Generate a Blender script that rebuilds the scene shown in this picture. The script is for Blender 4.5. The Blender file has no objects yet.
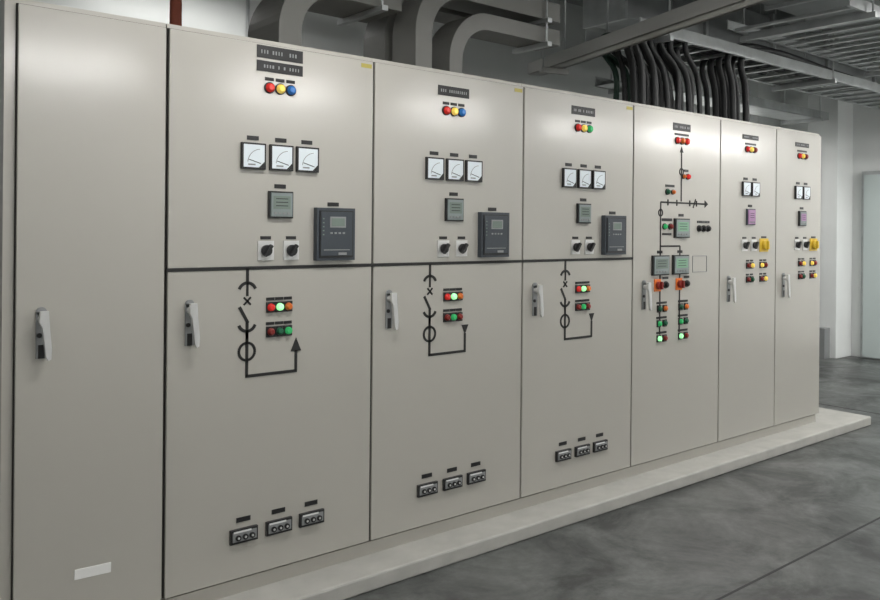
import bpy, bmesh, math, random
from mathutils import Vector, Matrix
random.seed(4)
scene=bpy.context.scene
scene.view_settings.view_transform='Standard'
scene.view_settings.look='None'

# ---------------------------------------------------------------- materials
def mat(name,col,rough=.5,metal=0,emit=None,estr=0,noise=None,bump=0,spec=.5,nscale=3,coat=0):
    m=bpy.data.materials.new(name); m.use_nodes=True
    nt=m.node_tree; b=nt.nodes['Principled BSDF']
    b.inputs['Base Color'].default_value=(*col,1)
    b.inputs['Roughness'].default_value=rough
    b.inputs['Metallic'].default_value=metal
    b.inputs['Specular IOR Level'].default_value=spec
    if coat: b.inputs['Coat Weight'].default_value=coat; b.inputs['Coat Roughness'].default_value=.17; b.inputs['Coat IOR'].default_value=1.6
    if emit:
        b.inputs['Emission Color'].default_value=(*emit,1); b.inputs['Emission Strength'].default_value=estr
    if noise:
        tc=nt.nodes.new('ShaderNodeTexCoord'); n=nt.nodes.new('ShaderNodeTexNoise')
        n.inputs['Scale'].default_value=nscale; n.inputs['Detail'].default_value=6
        nt.links.new(tc.outputs['Object'],n.inputs['Vector'])
        r=nt.nodes.new('ShaderNodeValToRGB')
        r.color_ramp.elements[0].position=.3; r.color_ramp.elements[1].position=.7
        r.color_ramp.elements[0].color=(*[c*(1-noise) for c in col],1)
        r.color_ramp.elements[1].color=(*[min(1,c*(1+noise)) for c in col],1)
        nt.links.new(n.outputs['Fac'],r.inputs['Fac']); nt.links.new(r.outputs['Color'],b.inputs['Base Color'])
        if bump:
            bp=nt.nodes.new('ShaderNodeBump'); bp.inputs['Strength'].default_value=bump; bp.inputs['Distance'].default_value=.01
            nt.links.new(n.outputs['Fac'],bp.inputs['Height']); nt.links.new(bp.outputs['Normal'],b.inputs['Normal'])
    return m
M={}
M['paint']=mat('light_grey_enamel',(.45,.433,.388),.3,noise=.015,nscale=1.2,spec=.6,coat=1.0)
M['gap']=mat('dark_gasket_shadow_gap',(.03,.028,.024),.8)  # door gasket, also painted shade in the base recess
M['black']=mat('black_plastic',(.016,.016,.017),.4)
M['mimic']=mat('black_mimic_tape',(.016,.016,.016),.6)
M['white']=mat('white_plastic',(.75,.76,.75),.4)
M['face']=mat('meter_face_white_glow',(.74,.81,.85),.3,emit=(.8,.9,1),estr=.03)  # faint bluish glow added to the dial face
M['silver']=mat('chrome_zinc',(.74,.74,.73),.28,.5)
M['grey']=mat('grey_plastic',(.25,.26,.26),.45)
M['relay']=mat('relay_slate',(.045,.055,.067),.4)
M['lcd']=mat('lcd_grey_green',(.2,.25,.22),.2)
M['lcdg']=mat('lcd_green',(.2,.36,.25),.2,emit=(.3,.55,.35),estr=.1)
M['dmeter']=mat('digital_meter_grey',(.22,.26,.255),.4)
M['red']=mat('red_lens',(.6,.02,.02),.2,emit=(1,.05,.03),estr=.2)
M['dred']=mat('dark_red_lens',(.25,.025,.02),.3)
M['yel']=mat('yellow_lens',(.9,.6,.05),.2,emit=(1,.75,.2),estr=.4)
M['blue']=mat('blue_lens',(.02,.13,.42),.2,emit=(.05,.3,.9),estr=.12)
M['green']=mat('green_lens',(.02,.32,.09),.2,emit=(.1,.9,.3),estr=.18)
M['litg']=mat('lit_green_lens',(.4,.95,.5),.2,emit=(.35,1,.4),estr=.9)
M['dgreen']=mat('dark_green_lens',(.015,.12,.06),.3)
M['orange']=mat('orange_lens',(.6,.13,.02),.3,emit=(1,.3,.05),estr=.1)
M['pink']=mat('pink_purple_display',(.36,.2,.36),.3,emit=(.6,.3,.6),estr=.04)
M['yplate']=mat('yellow_plate',(.72,.5,.05),.4)
M['ysticker']=mat('olive_sticker',(.42,.36,.08),.5)
M['duct']=mat('painted_busduct_grey',(.17,.17,.157),.45,noise=.1)
M['steel']=mat('galvanised_steel',(.5,.52,.52),.38,.65,noise=.15,nscale=6)
M['strut']=mat('light_painted_strut',(.52,.52,.5),.5)
M['steeld']=mat('galvanised_sheet_dull',(.32,.335,.335),.42,.4,noise=.15,nscale=4)
M['cable']=mat('black_cable_sheath',(.009,.010,.011),.5)
M['gcable']=mat('green_cable_sheath',(.006,.035,.02),.5)
M['pipe']=mat('red_brown_pipe',(.38,.11,.07),.5)
M['wall']=mat('painted_wall',(.57,.59,.58),.75,noise=.03)
M['colm']=mat('white_column_paint',(.78,.80,.79),.7,noise=.02)
M['ceil']=mat('grey_soffit',(.26,.27,.27),.8,noise=.12)
M['teal']=mat('pale_grey_green_door',(.55,.62,.61),.3)
M['pad']=mat('pad_concrete',(.42,.415,.385),.7,noise=.09,bump=.15,nscale=7)
M['joint']=mat('joint_filler',(.03,.032,.032),.7)
M['tube']=mat('fluorescent_tube',(1,1,1),.5,emit=(1,.985,.96),estr=52)
M['tubed']=mat('fluorescent_tube_dim',(1,1,1),.5,emit=(1,.985,.96),estr=6)
M['wlab']=mat('paper_label',(.8,.8,.78),.6)

# floor: stained polished concrete
m=bpy.data.materials.new('stained_concrete_floor'); m.use_nodes=True; nt=m.node_tree; b=nt.nodes['Principled BSDF']
tc=nt.nodes.new('ShaderNodeTexCoord')
n1=nt.nodes.new('ShaderNodeTexNoise'); n1.inputs['Scale'].default_value=1.9; n1.inputs['Detail'].default_value=10; n1.inputs['Roughness'].default_value=.7; n1.inputs['Distortion'].default_value=.5
n2=nt.nodes.new('ShaderNodeTexNoise'); n2.inputs['Scale'].default_value=16; n2.inputs['Detail'].default_value=9; n2.inputs['Roughness'].default_value=.7
n3=nt.nodes.new('ShaderNodeTexNoise'); n3.inputs['Scale'].default_value=.7; n3.inputs['Detail'].default_value=4
r1=nt.nodes.new('ShaderNodeValToRGB')
e=r1.color_ramp.elements; e[0].position=.39; e[0].color=(.036,.038,.037,1); e[1].position=.62; e[1].color=(.12,.126,.122,1)
r2=nt.nodes.new('ShaderNodeValToRGB')
e=r2.color_ramp.elements; e[0].position=.32; e[0].color=(.7,.7,.7,1); e[1].position=.68; e[1].color=(1.15,1.15,1.15,1)
r3=nt.nodes.new('ShaderNodeValToRGB')
e=r3.color_ramp.elements; e[0].position=.4; e[0].color=(.7,.7,.7,1); e[1].position=.6; e[1].color=(1.15,1.17,1.16,1)
mx=nt.nodes.new('ShaderNodeMixRGB'); mx.blend_type='MULTIPLY'; mx.inputs['Fac'].default_value=1
mx2=nt.nodes.new('ShaderNodeMixRGB'); mx2.blend_type='MULTIPLY'; mx2.inputs['Fac'].default_value=1
for n in (n1,n2,n3): nt.links.new(tc.outputs['Object'],n.inputs['Vector'])
nt.links.new(n1.outputs['Fac'],r1.inputs['Fac']); nt.links.new(n2.outputs['Fac'],r2.inputs['Fac']); nt.links.new(n3.outputs['Fac'],r3.inputs['Fac'])
nt.links.new(r1.outputs['Color'],mx.inputs['Color1']); nt.links.new(r2.outputs['Color'],mx.inputs['Color2'])
nt.links.new(mx.outputs['Color'],mx2.inputs['Color1']); nt.links.new(r3.outputs['Color'],mx2.inputs['Color2'])
nt.links.new(mx2.outputs['Color'],b.inputs['Base Color'])
mr=nt.nodes.new('ShaderNodeMapRange'); mr.inputs['From Min'].default_value=.3; mr.inputs['From Max'].default_value=.7; mr.inputs['To Min'].default_value=.5; mr.inputs['To Max'].default_value=.28
nt.links.new(n1.outputs['Fac'],mr.inputs['Value']); nt.links.new(mr.outputs['Result'],b.inputs['Roughness'])
M['floor']=m

# ---------------------------------------------------------------- mesh builder
class B:
    def __init__(s): s.bm=bmesh.new(); s.ms=[]
    def mi(s,k):
        if k not in s.ms: s.ms.append(k)
        return s.ms.index(k)
    def box(s,x0,x1,y0,y1,z0,z1,k,mtx=None):
        i=s.mi(k); v=[s.bm.verts.new(Vector((x,y,z)) if mtx is None else mtx@Vector((x,y,z))) for x in (x0,x1) for y in (y0,y1) for z in (z0,z1)]
        for f in ((0,1,3,2),(4,6,7,5),(0,4,5,1),(2,3,7,6),(0,2,6,4),(1,5,7,3)):
            s.bm.faces.new([v[j] for j in f]).material_index=i
    def cbox(s,x,z,w,h,y0,y1,k): s.box(x-w/2,x+w/2,y0,y1,z-h/2,z+h/2,k)
    def seg(s,x0,z0,x1,z1,w,k,y0=-.003,y1=0):
        L=math.hypot(x1-x0,z1-z0); a=math.atan2(z1-z0,x1-x0)
        mt=Matrix.Translation(((x0+x1)/2,0,(z0+z1)/2))@Matrix.Rotation(-a,4,'Y')
        s.box(-L/2,L/2,y0,y1,-w/2,w/2,k,mt)
    def cyl(s,p0,p1,r0,k,r1=None,n=20):
        r1=r0 if r1 is None else r1; i=s.mi(k)
        p0=Vector(p0);p1=Vector(p1); d=(p1-p0).normalized()
        q=d.to_track_quat('Z','Y'); A=[];C=[]
        for j in range(n):
            t=2*math.pi*j/n; o=q@Vector((math.cos(t),math.sin(t),0))
            A.append(s.bm.verts.new(p0+o*r0)); C.append(s.bm.verts.new(p1+o*r1))
        for j in range(n):
            f=s.bm.faces.new((A[j],A[(j+1)%n],C[(j+1)%n],C[j])); f.material_index=i; f.smooth=True
        s.bm.faces.new(A[::-1]).material_index=i; s.bm.faces.new(C).material_index=i
    def arc(s,cx,cz,r,a0,a1,w,k,n=16,y0=-.003,y1=0):
        P=[(cx+r*math.cos(math.radians(a0+(a1-a0)*t/n)),cz+r*math.sin(math.radians(a0+(a1-a0)*t/n))) for t in range(n+1)]
        for a,c in zip(P,P[1:]): s.seg(a[0],a[1],c[0],c[1],w,k,y0,y1)
    def poly(s,P,y0,y1,k):
        i=s.mi(k); A=[s.bm.verts.new((x,y0,z)) for x,z in P]; C=[s.bm.verts.new((x,y1,z)) for x,z in P]
        s.bm.faces.new(A).material_index=i; s.bm.faces.new(C[::-1]).material_index=i
        n=len(P)
        for j in range(n): s.bm.faces.new((A[j],C[j],C[(j+1)%n],A[(j+1)%n])).material_index=i
    def sweep(s,P,y0,y1,t,k):
        i=s.mi(k); R=[]
        for j,(x,z) in enumerate(P):
            a=P[max(0,j-1)]; c=P[min(len(P)-1,j+1)]
            d=Vector((c[0]-a[0],c[1]-a[1])).normalized(); nx,nz=-d.y*t/2,d.x*t/2
            R.append([s.bm.verts.new(v) for v in ((x+nx,y0,z+nz),(x+nx,y1,z+nz),(x-nx,y1,z-nz),(x-nx,y0,z-nz))])
        for a,c in zip(R,R[1:]):
            for j in range(4):
                f=s.bm.faces.new((a[j],a[(j+1)%4],c[(j+1)%4],c[j])); f.material_index=i
        s.bm.faces.new(R[0]).material_index=i; s.bm.faces.new(R[-1][::-1]).material_index=i
    def done(s,name,parent=None,loc=(0,0,0),bevel=0,seg=2):
        bmesh.ops.recalc_face_normals(s.bm,faces=s.bm.faces[:])
        me=bpy.data.meshes.new(name); s.bm.to_mesh(me); s.bm.free()
        for k in s.ms: me.materials.append(M[k])
        o=bpy.data.objects.new(name,me); scene.collection.objects.link(o); o.location=loc
        if parent: o.parent=parent
        if bevel:
            b=o.modifiers.new('bevel','BEVEL'); b.width=bevel; b.segments=seg; b.limit_method='ANGLE'
        return o
def empty(name,loc):
    e=bpy.data.objects.new(name,None); e.location=loc; e.empty_display_size=.2; scene.collection.objects.link(e); return e

# ---------------------------------------------------------------- room shell
X0,X1,Y0,Y1,ZC=-4.0,10.0,-6.0,3.2,4.3
b=B(); b.box(X0-.2,X1+.2,Y0-.2,Y1+.2,-.15,0,'floor')
b.box(X0,X1,-1.206,-1.194,-.01,.0015,'joint')
b.box(6.6,6.61,-1.2,Y1,-.01,.0015,'joint'); b.done('floor')
b=B(); b.box(X0-.2,X1+.2,Y0-.2,Y1+.2,ZC,ZC+.15,'ceil'); b.done('ceiling')
b=B(); b.box(X0-.2,X1+.2,Y1,Y1+.2,0,ZC,'wall'); b.done('wall_back')
b=B(); b.box(X0-.2,X1+.2,Y0-.2,Y0,0,ZC,'wall'); b.done('wall_front')
b=B(); b.box(X0-.2,X0,Y0,Y1,0,ZC,'wall'); b.done('wall_left')
b=B(); b.box(X1,X1+.2,Y0,Y1,0,ZC,'colm'); b.done('wall_right')
b=B(); b.box(9.55,10,1.72,2.12,0,ZC,'colm'); b.done('concrete_column',bevel=.01)
b=B(); b.box(9.4,10,2.75,3.2,0,ZC,'colm'); b.done('concrete_column.001',bevel=.01)
# conduit on column
b=B(); b.cyl((9.5,2.0,.4),(9.5,2.0,2.75),.022,'grey'); b.cyl((9.5,2.0,2.75),(9.5,2.2,2.75),.022,'grey')
for z in (.8,1.6,2.4): b.box(9.5,9.56,1.96,2.04,z-.02,z+.02,'steel')
b.box(9.4,9.55,1.8,2.08,.0,.4,'grey'); b.done('wall_conduit')
# double door with frame
b=B(); b.box(9.93,9.999,-.6,1.58,0,2.46,'steel'); b.box(9.9,9.95,.47,1.54,.02,2.41,'teal'); b.box(9.9,9.95,-.54,.45,.02,2.41,'teal')
b.cyl((9.86,.55,.95),(9.86,.55,1.25),.012,'silver'); b.box(9.86,9.9,.54,.56,.96,.98,'silver'); b.box(9.86,9.9,.54,.56,1.22,1.24,'silver')
b.done('door_1',bevel=.004)
b=B(); b.box(9.97,10,-6,-.6,0,.1,'grey'); b.done('baseboard_right')

# ---------------------------------------------------------------- plinth pad
b=B(); b.box(-1.5,6.1,-.17,1.25,0,.075,'pad'); b.done('concrete_plinth',bevel=.01)

# ---------------------------------------------------------------- parts
H=2.3
def plate(b,x,z,w,h,text=True):
    b.cbox(x,z,w,h,-.003,0,'black')
    if text:
        n=max(3,int(w/.016)); 
        for i in range(n):
            xx=x-w*.4+w*.8*i/(n-1)
            if random.random()<.82:
                ww=w*.8/n*random.uniform(.35,.65); b.cbox(xx,z,ww,h*.3,-.0034,-.003,'grey')
def lamp(b,x,z,c,r=.021):
    b.cyl((x,0,z),(x,-.008,z),r,'black'); b.cyl((x,-.008,z),(x,-.02,z),r*.82,c,r*.72); b.cyl((x,-.02,z),(x,-.025,z),r*.72,c,r*.4)
def lampblock(b,x,z,cols,sp=.05,lab=True):
    n=len(cols)
    for i,c in enumerate(cols): 
        xx=x+(i-(n-1)/2)*sp; s=min(.04,sp*.92); b.cbox(xx,z,s,.046,-.008,0,'black')
        b.cyl((xx,-.008,z),(xx,-.02,z),s*.43,c,s*.38); b.cyl((xx,-.02,z),(xx,-.024,z),s*.38,c,s*.22)
        if lab: plate(b,xx,z+.036,s,.013,False)
def ameter(b,x,z,s=.112):
    plate(b,x,z+s/2+.022,.055,.018,False)
    b.cbox(x,z,s,s,-.016,0,'black'); b.cbox(x,z,s*.87,s*.87,-.0165,-.016,'face')
    cx,cz=x+s*.28,z-s*.28
    b.arc(cx,cz,s*.55,95,175,.0025,'grey',10,-.0175,-.0165)
    b.seg(cx,cz,cx-s*.5,cz+s*.14,.003,'black',-.018,-.0165)
    b.poly([(x+s*.435,z-s*.435),(x+s*.435,z-s*.2),(x+s*.2,z-s*.435)],-.018,-.0165,'black')
    b.cbox(x-s*.1,z-s*.33,s*.3,.006,-.0175,-.0165,'grey')
def dmeter(b,x,z,w=.118,h=.118,face='dmeter',lcd='lcd'):
    plate(b,x,z+h/2+.022,.055,.018,False)
    b.cbox(x,z,w,h,-.014,0,'black' if face=='dmeter' else 'relay'); b.cbox(x,z,w*.88,h*.88,-.02,-.014,face); b.cbox(x,z+h*.08,w*.7,h*.48,-.021,-.02,lcd)
    for i in range(4): b.cbox(x+(i-1.5)*w*.18,z-h*.32,w*.1,h*.08,-.023,-.02,'grey')
    for i in range(3): b.cbox(x,z+h*(.22-.13*i),w*.5,h*.03,-.0215,-.021,'black')
def selector(b,x,z):
    plate(b,x,z+.055,.05,.014,False); b.cbox(x,z,.076,.084,-.006,0,'silver'); b.cyl((x,-.006,z),(x,-.02,z),.024,'black')
    a=math.radians(55); b.seg(x-.028*math.cos(a),z-.028*math.sin(a),x+.028*math.cos(a),z+.028*math.sin(a),.014,'black',-.036,-.018)
def relay(b,x,z):
    plate(b,x,z+.137,.06,.018,False)
    b.cbox(x,z,.205,.24,-.03,0,'relay'); b.cbox(x,z,.18,.215,-.034,-.03,'black'); b.cbox(x,z+.002,.168,.2,-.036,-.034,'relay')
    b.cbox(x+.005,z+.055,.085,.05,-.0375,-.036,'grey'); b.cbox(x+.005,z+.055,.07,.036,-.0385,-.0375,'lcd')
    for i in range(5): b.cbox(x-.072,z+.07-i*.018,.008,.006,-.038,-.036,'lcd')
    for i in range(4): b.cbox(x-.03+i*.022,z+.005,.013,.008,-.038,-.036,'grey')
    b.cbox(x-.0,z-.072,.14,.004,-.038,-.036,'grey'); b.cbox(x+.03,z-.09,.045,.012,-.038,-.036,'grey')
def handle(parent,x,z):
    b=B(); b.cbox(x,z,.036,.17,-.008,0,'grey'); b.cyl((x,0,z+.085),(x,-.008,z+.085),.018,'grey')
    b.cyl((x,0,z+.06),(x,-.04,z+.06),.014,'silver'); b.cyl((x-.008,-.008,z+.0),(x-.008,-.014,z+.0),.009,'black')
    b.cbox(x,z-.06,.022,.05,-.0085,-.008,'black')  # thin black patch painted as the lever's shadow on the plate
    P=[(x-.014,z+.09),(x+.014,z+.09),(x+.018,z+.035),(x+.026,z-.05),(x+.024,z-.085),(x+.014,z-.09),(x+.006,z-.075),(x-.006,z+.03),(x-.016,z+.05)]
    b.poly(P,-.05,-.034,'silver'); b.done('door_handle',parent,bevel=.004,seg=3)
def testblock(b,x,z):
    plate(b,x,z+.066,.065,.02,False); b.cbox(x,z,.125,.06,-.014,0,'black'); b.cbox(x,z,.11,.04,-.018,-.014,'grey')
    for i in (-1,0,1): b.cyl((x+i*.032,-.018,z-.003),(x+i*.032,-.026,z-.003),.012,'black'); b.cyl((x+i*.032,-.026,z-.003),(x+i*.032,-.028,z-.003),.005,'silver')
    b.cbox(x-.01,z+.02,.08,.006,-.0185,-.014,'white')

def cabinet(u0,w,split=False,left_ext=0):
    e=empty('switchgear_cabinet',(u0,0,.15))
    b=B(); b.box(.001-left_ext,w-.001,.02,1.0,0,H+.018,'paint'); b.done('enclosure',e)
    b=B(); b.box(.002,w-.002,.012,.021,.004,H-.001,'gap'); b.done('door_gasket',e)
    b=B(); b.box(.004-left_ext,w-.004,.05,.97,-.075,0,'gap' ); b.box(.0-left_ext,w,.03,.05,-.074,-.012,'paint'); b.done('base_frame',e)  # dark core paints the shadow gap under the doors
    g=.006
    b=B()
    if split:
        b.box(g,w-g,0,.014,.004,1.319,'paint'); b.box(g,w-g,0,.014,1.331,H-.004,'paint')
    else: b.box(g,w-g,0,.014,.004,H-.004,'paint')
    b.done('door_leaf',e,bevel=.003)
    return e

# cabinet 1: blank door
e=cabinet(-.553,.551,left_ext=.036); handle(e,.09,1.1)
b=B(); mt=Matrix.Translation((.28,0,.19))@Matrix.Rotation(math.radians(1.5),4,'Y'); b.box(-.066,.066,-.002,0,-.019,.019,'wlab',mt); b.done('paper_label',e)

# cabinets 2-4: feeder cubicles
for idx,(u,w) in enumerate(((0,1.003),(1.003,1.016),(2.019,.986))):
    e=cabinet(u,w,True); handle(e,.096,1.1)
    b=B()
    if idx==0: plate(b,.50,2.262,.225,.054); plate(b,.50,2.2,.225,.046)
    else: plate(b,.50,2.21,.21,.05)
    for i,c in enumerate(('red','yel','blue') if idx!=2 else ('red','yel','green')): 
        lamp(b,.5+(i-1)*.052,2.108,c,.025)
        plate(b,.5+(i-1)*.052,2.146,.042,.014,False)
    b.cbox(w-.045,H-.028,.06,.02,-.001,0,'ysticker')
    b.done('nameplates_and_phase_lamps',e)
    b=B()
    for x in (.372,.506,.637): ameter(b,x,1.806)
    b.done('analog_meters',e)
    b=B(); dmeter(b,.505,1.60); b.done('digital_power_meter',e)
    b=B(); relay(b,.779,1.472); b.done('protection_relay',e,bevel=.002)
    b=B(); selector(b,.437,1.40); selector(b,.561,1.40); b.done('selector_switches',e)
    b=B(); lampblock(b,.505,1.152,('red','litg','orange'),.043); lampblock(b,.505,1.045,('dred','dgreen','green')if idx==0 else('dred','green','dred'),.043); 
    b.done('indicator_lamps',e)
    b=B(); W=.013; x=.353
    b.seg(0,1.325,w,1.325,.014,'mimic')
    b.seg(x,1.325,x,1.262,W,'mimic'); b.arc(x,1.222,.04,20,160,W,'mimic',14)
    b.seg(x,1.262,x,1.205,W*.8,'mimic')
    b.seg(x-.016,1.20,x+.016,1.168,.008,'mimic'); b.seg(x-.016,1.168,x+.016,1.20,.008,'mimic')
    b.seg(x-.036,1.16,x+.004,1.09,W,'mimic'); b.seg(x,1.095,x,1.02,W,'mimic')
    b.arc(x,1.095,.04,200,340,W,'mimic',14)
    b.arc(x,.968,.037,0,360,.011,'mimic',28)
    b.seg(x,1.05,x,.862,W,'mimic'); b.seg(x-.006,.862,.597,.862,W,'mimic'); b.seg(.591,.862,.591,.955,W,'mimic')
    if idx==0: b.poly([(.565,.95),(.617,.95),(.591,1.01)],-.003,0,'mimic')
    else: b.poly([(.568,1.0),(.614,1.0),(.591,.95)],-.003,0,'mimic')
    b.done('mimic_diagram',e)
    b=B()
    for xx in (.344,.511,.676): testblock(b,xx,.187)
    b.done('test_terminal_blocks',e)

# cabinet 5: incomer / bus coupler control
e=cabinet(3.005,.995); handle(e,.115,1.08)
b=B(); plate(b,.52,2.2,.2,.05)
for i,c in enumerate(('red','orange','red')): lamp(b,.52+(i-1)*.054,2.108,c,.025)
lamp(b,.59,1.87,'red'); lamp(b,.54,1.87,'orange',.016); plate(b,.57,1.91,.06,.016); plate(b,.52,2.15,.16,.014,False)
lamp(b,.36,1.76,'dgreen'); lamp(b,.42,1.76,'orange',.017); plate(b,.39,1.80,.1,.016,False)
lamp(b,.33,1.53,'green'); lamp(b,.395,1.53,'dred'); plate(b,.36,1.575,.11,.018,False); plate(b,.36,1.48,.1,.014,False)
for i in range(3): lamp(b,.73+i*.055,1.52,'black',.023)
plate(b,.785,1.565,.15,.016)
b.done('nameplate_and_phase_lamps',e)
b=B(); W=.011
b.seg(.52,2.06,.52,1.70,W,'mimic'); b.poly([(.5,2.03),(.54,2.03),(.52,2.07)],-.003,0,'mimic')
b.arc(.52,1.9,.022,0,360,.008,'mimic',20)
b.seg(.29,1.69,.82,1.69,W,'mimic')
for xx in (.37,.47,.62,.7): b.seg(xx,1.67,xx,1.71,.012,'mimic')
b.seg(.66,1.66,.69,1.72,.01,'mimic'); b.poly([(.8,1.715),(.8,1.665),(.84,1.69)],-.003,0,'mimic')
b.seg(.29,1.69,.29,.82,W,'mimic'); b.seg(.29,1.4,.51,1.4,W,'mimic'); b.seg(.51,1.4,.51,.82,W,'mimic'); b.arc(.29,1.62,.022,0,360,.008,'mimic',20)
for a in ((.66,1.33,.83,1.33),(.83,1.33,.83,1.22),(.83,1.22,.66,1.22),(.66,1.22,.66,1.33)): b.seg(*a,.004,'grey')
b.done('mimic_diagram',e)
b=B(); dmeter(b,.52,1.52,.17,.13,'dmeter','lcdg'); dmeter(b,.285,1.275,.18,.13,'dmeter','lcd'); dmeter(b,.51,1.275,.18,.13,'dmeter','lcdg'); b.done('digital_power_meters',e)
b=B()
for cx in (.29,.53):
    b.cbox(cx-.03,1.145,.068,.08,-.006,0,'orange'); b.cyl((cx-.03,-.006,1.145),(cx-.03,-.03,1.145),.026,'dred'); b.cbox(cx-.03,1.145,.012,.05,-.045,-.03,'dred')
    lamp(b,cx+.06,1.145,'black',.024); plate(b,cx+.06,1.19,.06,.016,False)
    for z,c1,c2 in ((.99,'dgreen','orange'),(.893,'green','dgreen'),(.794,'litg','dred')):
        lampblock(b,cx+.02,z,(c1,c2),.062,False); plate(b,cx+.02,z+.038,.11,.014,False)
b.done('control_switches',e)
# cabinets 6-7
for u,w in ((4.0,.78),(4.78,.73)):
    e=cabinet(u,w); handle(e,.115,1.08)
    b=B(); plate(b,.40,2.2,.22,.034)
    for i,c in enumerate(('red','yel','dred')): lamp(b,.40+(i-1)*.052,2.11,c,.024)
    plate(b,.4,2.15,.15,.014,False); b.done('nameplate_and_phase_lamps',e)
    b=B(); ameter(b,.335,1.816,.105); ameter(b,.462,1.816,.105); b.done('analog_meters',e)
    b=B(); dmeter(b,.4,1.61,.11,.12,'pink' if u<4.5 else 'dmeter','pink'); b.done('digital_power_meter',e)
    b=B(); selector(b,.325,1.40); selector(b,.455,1.40)
    b.cbox(.6,1.40,.12,.1,-.006,0,'yplate'); b.cyl((.6,-.006,1.4),(.6,-.03,1.4),.036,'yplate'); b.cbox(.6,1.4,.016,.06,-.045,-.03,'yplate'); plate(b,.6,1.46,.07,.014,False)
    b.done('selector_switches',e)
    b=B(); lampblock(b,.4,1.25,('dred','yel'),.055); lampblock(b,.59,1.25,('yel','dred'),.055)
    lampblock(b,.4,1.147,('dred','dgreen'),.055); lampblock(b,.59,1.147,('dred','yel'),.055); b.done('indicator_lamps',e)

# ---------------------------------------------------------------- overhead services
R=2.468
def elbow(x,rad,zrun,xend,n=14):
    zc=zrun-rad; P=[(x,R),(x,zc)]
    for i in range(1,n+1):
        a=math.radians(180-90*i/n); P.append((x+rad+rad*math.cos(a),zc+rad*math.sin(a)))
    P.append((xend,zrun)); return P
def busduct(x,rad,zrun,xend,y0,y1,t):
    b=B(); P=elbow(x,rad,zrun,xend); b.sweep(P,y0,y1,t,'duct')
    b.box(x-t/2-.04,x+t/2+.04,y0-.04,y1+.04,R,R+.03,'duct')
    for (hx) in (xend-.15,):
        b.cyl((hx,y0-.02,zrun-.06),(hx,y0-.02,ZC),.007,'steel',n=8); b.cyl((hx,y1+.02,zrun-.06),(hx,y1+.02,ZC),.007,'steel',n=8)
        b.box(hx-.02,hx+.02,y0-.05,y1+.05,zrun-t/2-.03,zrun-t/2,'steel')
    b.done('bus_duct',bevel=.006)
busduct(.80,.28,2.93,1.5,.45,.8,.13)
busduct(1.62,.30,3.06,2.75,.40,.62,.12)
busduct(1.86,.26,2.9,2.75,.40,.62,.10)
busduct(1.62,.30,3.06,2.75,.70,.92,.12)

def ladder(name,p0,p1,width,z,solid=False,h=.09,step=.28,k='steel'):
    p0=Vector((*p0,z));p1=Vector((*p1,z)); L=(p1-p0).length; a=math.atan2(p1.y-p0.y,p1.x-p0.x)
    mt=Matrix.Translation(p0)@Matrix.Rotation(a,4,'Z'); b=B()
    for s in (-1,1):
        y=s*width/2; b.box(0,L,y-.004,y+.004,0,h,k,mt); b.box(0,L,y-(.02 if s>0 else 0),y+(0 if s>0 else .02),0,.004,k,mt)
    if solid: b.box(0,L,-width/2,width/2,0,.004,k,mt)
    else:
        n=int(L/step)
        for i in range(n): b.box(.1+i*step,.14+i*step,-width/2,width/2,.005,.025,k,mt)
    n=max(2,int(L/1.6))
    for i in range(n):
        t=.3+(L-.6)*i/(n-1)
        b.box(t-.02,t+.02,-width/2-.06,width/2+.06,-.04,0,k,mt)
        for s in (-1,1): b.cyl(mt@Vector((t,s*(width/2+.035),-.03)),mt@Vector((t,s*(width/2+.035),ZC-z)),.007,'steel',n=8)
    b.done(name)
ladder('cable_ladder',(3.55,.62),(9.3,.62),.5,3.08)
ladder('cable_tray',(3.66,1.5),(2.75,-1.6),.13,2.93,True,h=.09,k='strut')
ladder('perforated_tray',(5.2,1.95),(9.35,1.95),.4,3.1,True,h=.1)
ladder('cable_ladder.001',(-1,1.9),(3.0,1.9),.5,3.35)
ladder('cable_ladder.002',(4.6,-.15),(9.8,-.15),.94,3.24,step=.2,h=.08)
# air ducts
def airduct(name,x0,x1,y0,y1,z0,z1):
    b=B(); b.box(x0,x1,y0,y1,z0,z1,'steeld'); x=x0
    while x<=x1:
        b.box(x-.02,x+.02,y0-.03,y1+.03,z0-.03,z1+.03,'steel'); x+=1.2
    x=x0+.6
    while x<x1:
        b.box(x-.02,x+.02,y0-.08,y1+.08,z0-.075,z0-.035,'steel')
        for y in (y0-.055,y1+.055): b.cyl((x,y,z0-.06),(x,y,ZC),.007,'steel',n=8)
        x+=2.4
    b.done(name,bevel=.004)
airduct('ventilation_duct',3.9,9.9,-.55,.25,3.5,3.85)
airduct('ventilation_duct.001',4.3,9.2,1.1,1.5,3.45,3.85)
# soffit beams
for i,x in enumerate((-.5,2.2,4.9,7.6)):
    b=B(); b.box(x-.1,x+.1,Y0,Y1,ZC-.02,ZC,'steeld'); b.box(x-.008,x+.008,Y0,Y1,ZC-.26,ZC-.02,'steeld'); b.box(x-.1,x+.1,Y0,Y1,ZC-.28,ZC-.26,'steeld'); b.done('steel_beam')
# pipes and conduits
b=B(); b.cyl((.62,1.5,0),(.62,1.5,ZC),.035,'pipe'); b.cyl((.62,1.5,2.66),(.62,1.5,2.72),.05,'pipe'); b.done('riser_pipe')
b=B()
for x in (1.9,2.05,2.12): b.cyl((x,3.17,.3),(x,3.17,ZC),.015,'steel')
b.box(1.85,2.17,3.15,3.2,2.9,2.93,'steel'); b.box(1.85,2.17,3.1,3.2,0,.3,'grey'); b.done('wall_conduit.001')

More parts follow.
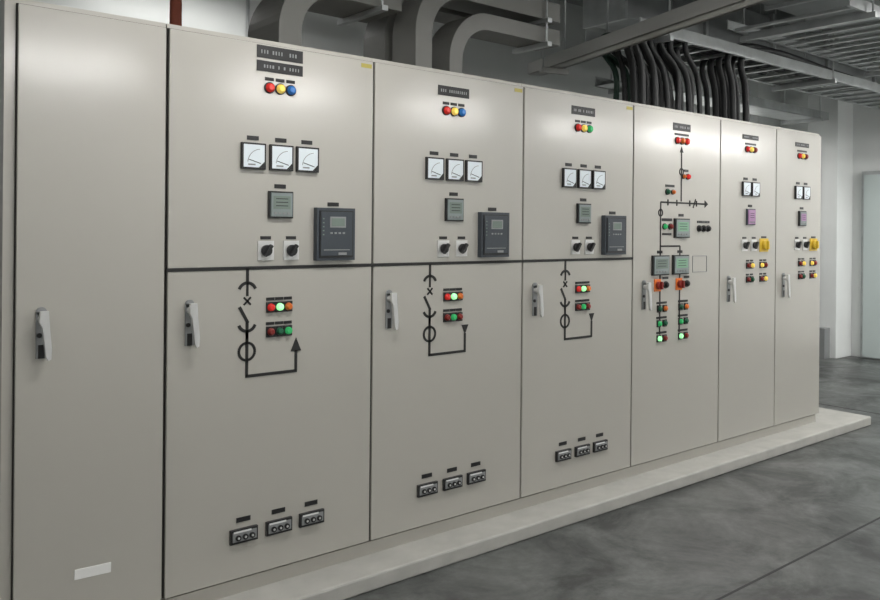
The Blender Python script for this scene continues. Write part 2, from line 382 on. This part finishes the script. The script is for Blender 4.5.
# cables
def cablebundle(name,specs):
    cu=bpy.data.curves.new(name,'CURVE'); cu.dimensions='3D'; cu.bevel_depth=.025; cu.bevel_resolution=3
    cu.materials.append(M['cable']); cu.materials.append(M['gcable'])
    for pts,mi,r in specs:
        sp=cu.splines.new('BEZIER'); sp.bezier_points.add(len(pts)-1); sp.material_index=mi
        for p,c in zip(sp.bezier_points,pts):
            p.co=c; p.handle_left_type=p.handle_right_type='AUTO'; p.radius=r
    o=bpy.data.objects.new(name,cu); scene.collection.objects.link(o); return o
S=[]
for i in range(24):
    x=3.66+i*.036+random.uniform(-.01,.01); y=.42+(i%4)*.11; top=x-.20+random.uniform(-.1,.06)-(.1 if i<8 else 0)
    top=max(top,3.6)
    S.append((((x,y,R),(x,y,2.62),(x-.03+random.uniform(-.03,.03),y,2.85),(top,y+random.uniform(-.03,.03),3.07),(top+.12,y,3.135),(top+1.6,y,3.135)),1 if i in(3,7) else 0,random.uniform(.85,1.15)))
for i in range(8):
    x=4.86+i*.05; y=.42+(i%4)*.11; top=x-.08
    S.append((((x,y,R),(x,y,2.62),(x-.02,y,2.85),(top,y,3.07),(top+.15,y,3.17),(top+2.0,y,3.17)),0,random.uniform(.85,1.15)))
cablebundle('power_cable_bundle',S)

# ---------------------------------------------------------------- luminaires
def luminaire(x,y,z,L=1.3,power=55,rz=0,tube='tube'):
    e=empty('fluorescent_batten_light',(x,y,z)); e.rotation_euler=(0,0,rz)
    b=B(); b.box(-L/2,L/2,-.06,.06,0,.06,'white'); 
    for xx in (-L*.35,L*.35): b.cyl((xx,0,.06),(xx,0,ZC-z),.008,'steel',n=8)
    b.done('housing',e)
    b=B(); 
    for s in (-.035,.035): b.cyl((-L/2+.03,s,-.022),(L/2-.03,s,-.022),.019,tube,n=12)
    b.done('tubes',e)
    if power:
        l=bpy.data.lights.new('lamp','AREA'); l.shape='RECTANGLE'; l.size=L; l.size_y=.14; l.energy=power; l.color=(1,.985,.96)
        o=bpy.data.objects.new('lamp',l); scene.collection.objects.link(o); o.parent=e; o.location=(0,0,-.05)
for x in (-2.4,.8,3.0,5.2,7.6): luminaire(x,-4.5,3.12,power=8)
for x,p in ((-2.2,12),(.5,32),(3.6,30)): luminaire(x,-1.15,3.25,power=p,tube='tubed')
for x in (6.4,8.6): luminaire(x,-1.35,3.4,power=46,tube='tubed')
for x in (7.7,9.2): luminaire(x,-3.0,2.88,L=1.1,power=4)
luminaire(8.4,2.65,3.0,power=18,tube='tubed')  # fitting added behind the row to brighten the rear wall
luminaire(1.2,2.7,3.6,power=12,tube='tubed')  # unseen, added to light the back wall on the left
luminaire(9.2,.1,2.75,L=1.0,power=20,rz=math.pi/2,tube='tubed')  # set out of view, kept to brighten the door area

w=bpy.data.worlds.new('World'); scene.world=w; w.use_nodes=True
w.node_tree.nodes['Background'].inputs['Color'].default_value=(.8,.85,.9,1); w.node_tree.nodes['Background'].inputs['Strength'].default_value=.1

# ---------------------------------------------------------------- camera
cam=bpy.data.cameras.new('camera'); co=bpy.data.objects.new('camera',cam); scene.collection.objects.link(co); scene.camera=co
cam.sensor_width=36; cam.lens=819/880*36; cam.shift_y=-71/880; cam.clip_start=.05
co.location=(-1.243,-3.23,1.65)
phi=math.radians(50.5); fwd=Vector((math.cos(phi),math.sin(phi),0))
q=fwd.to_track_quat('-Z','Y'); 
co.rotation_mode='QUATERNION'; co.rotation_quaternion=q@Matrix.Rotation(.009,4,'Z').to_quaternion()
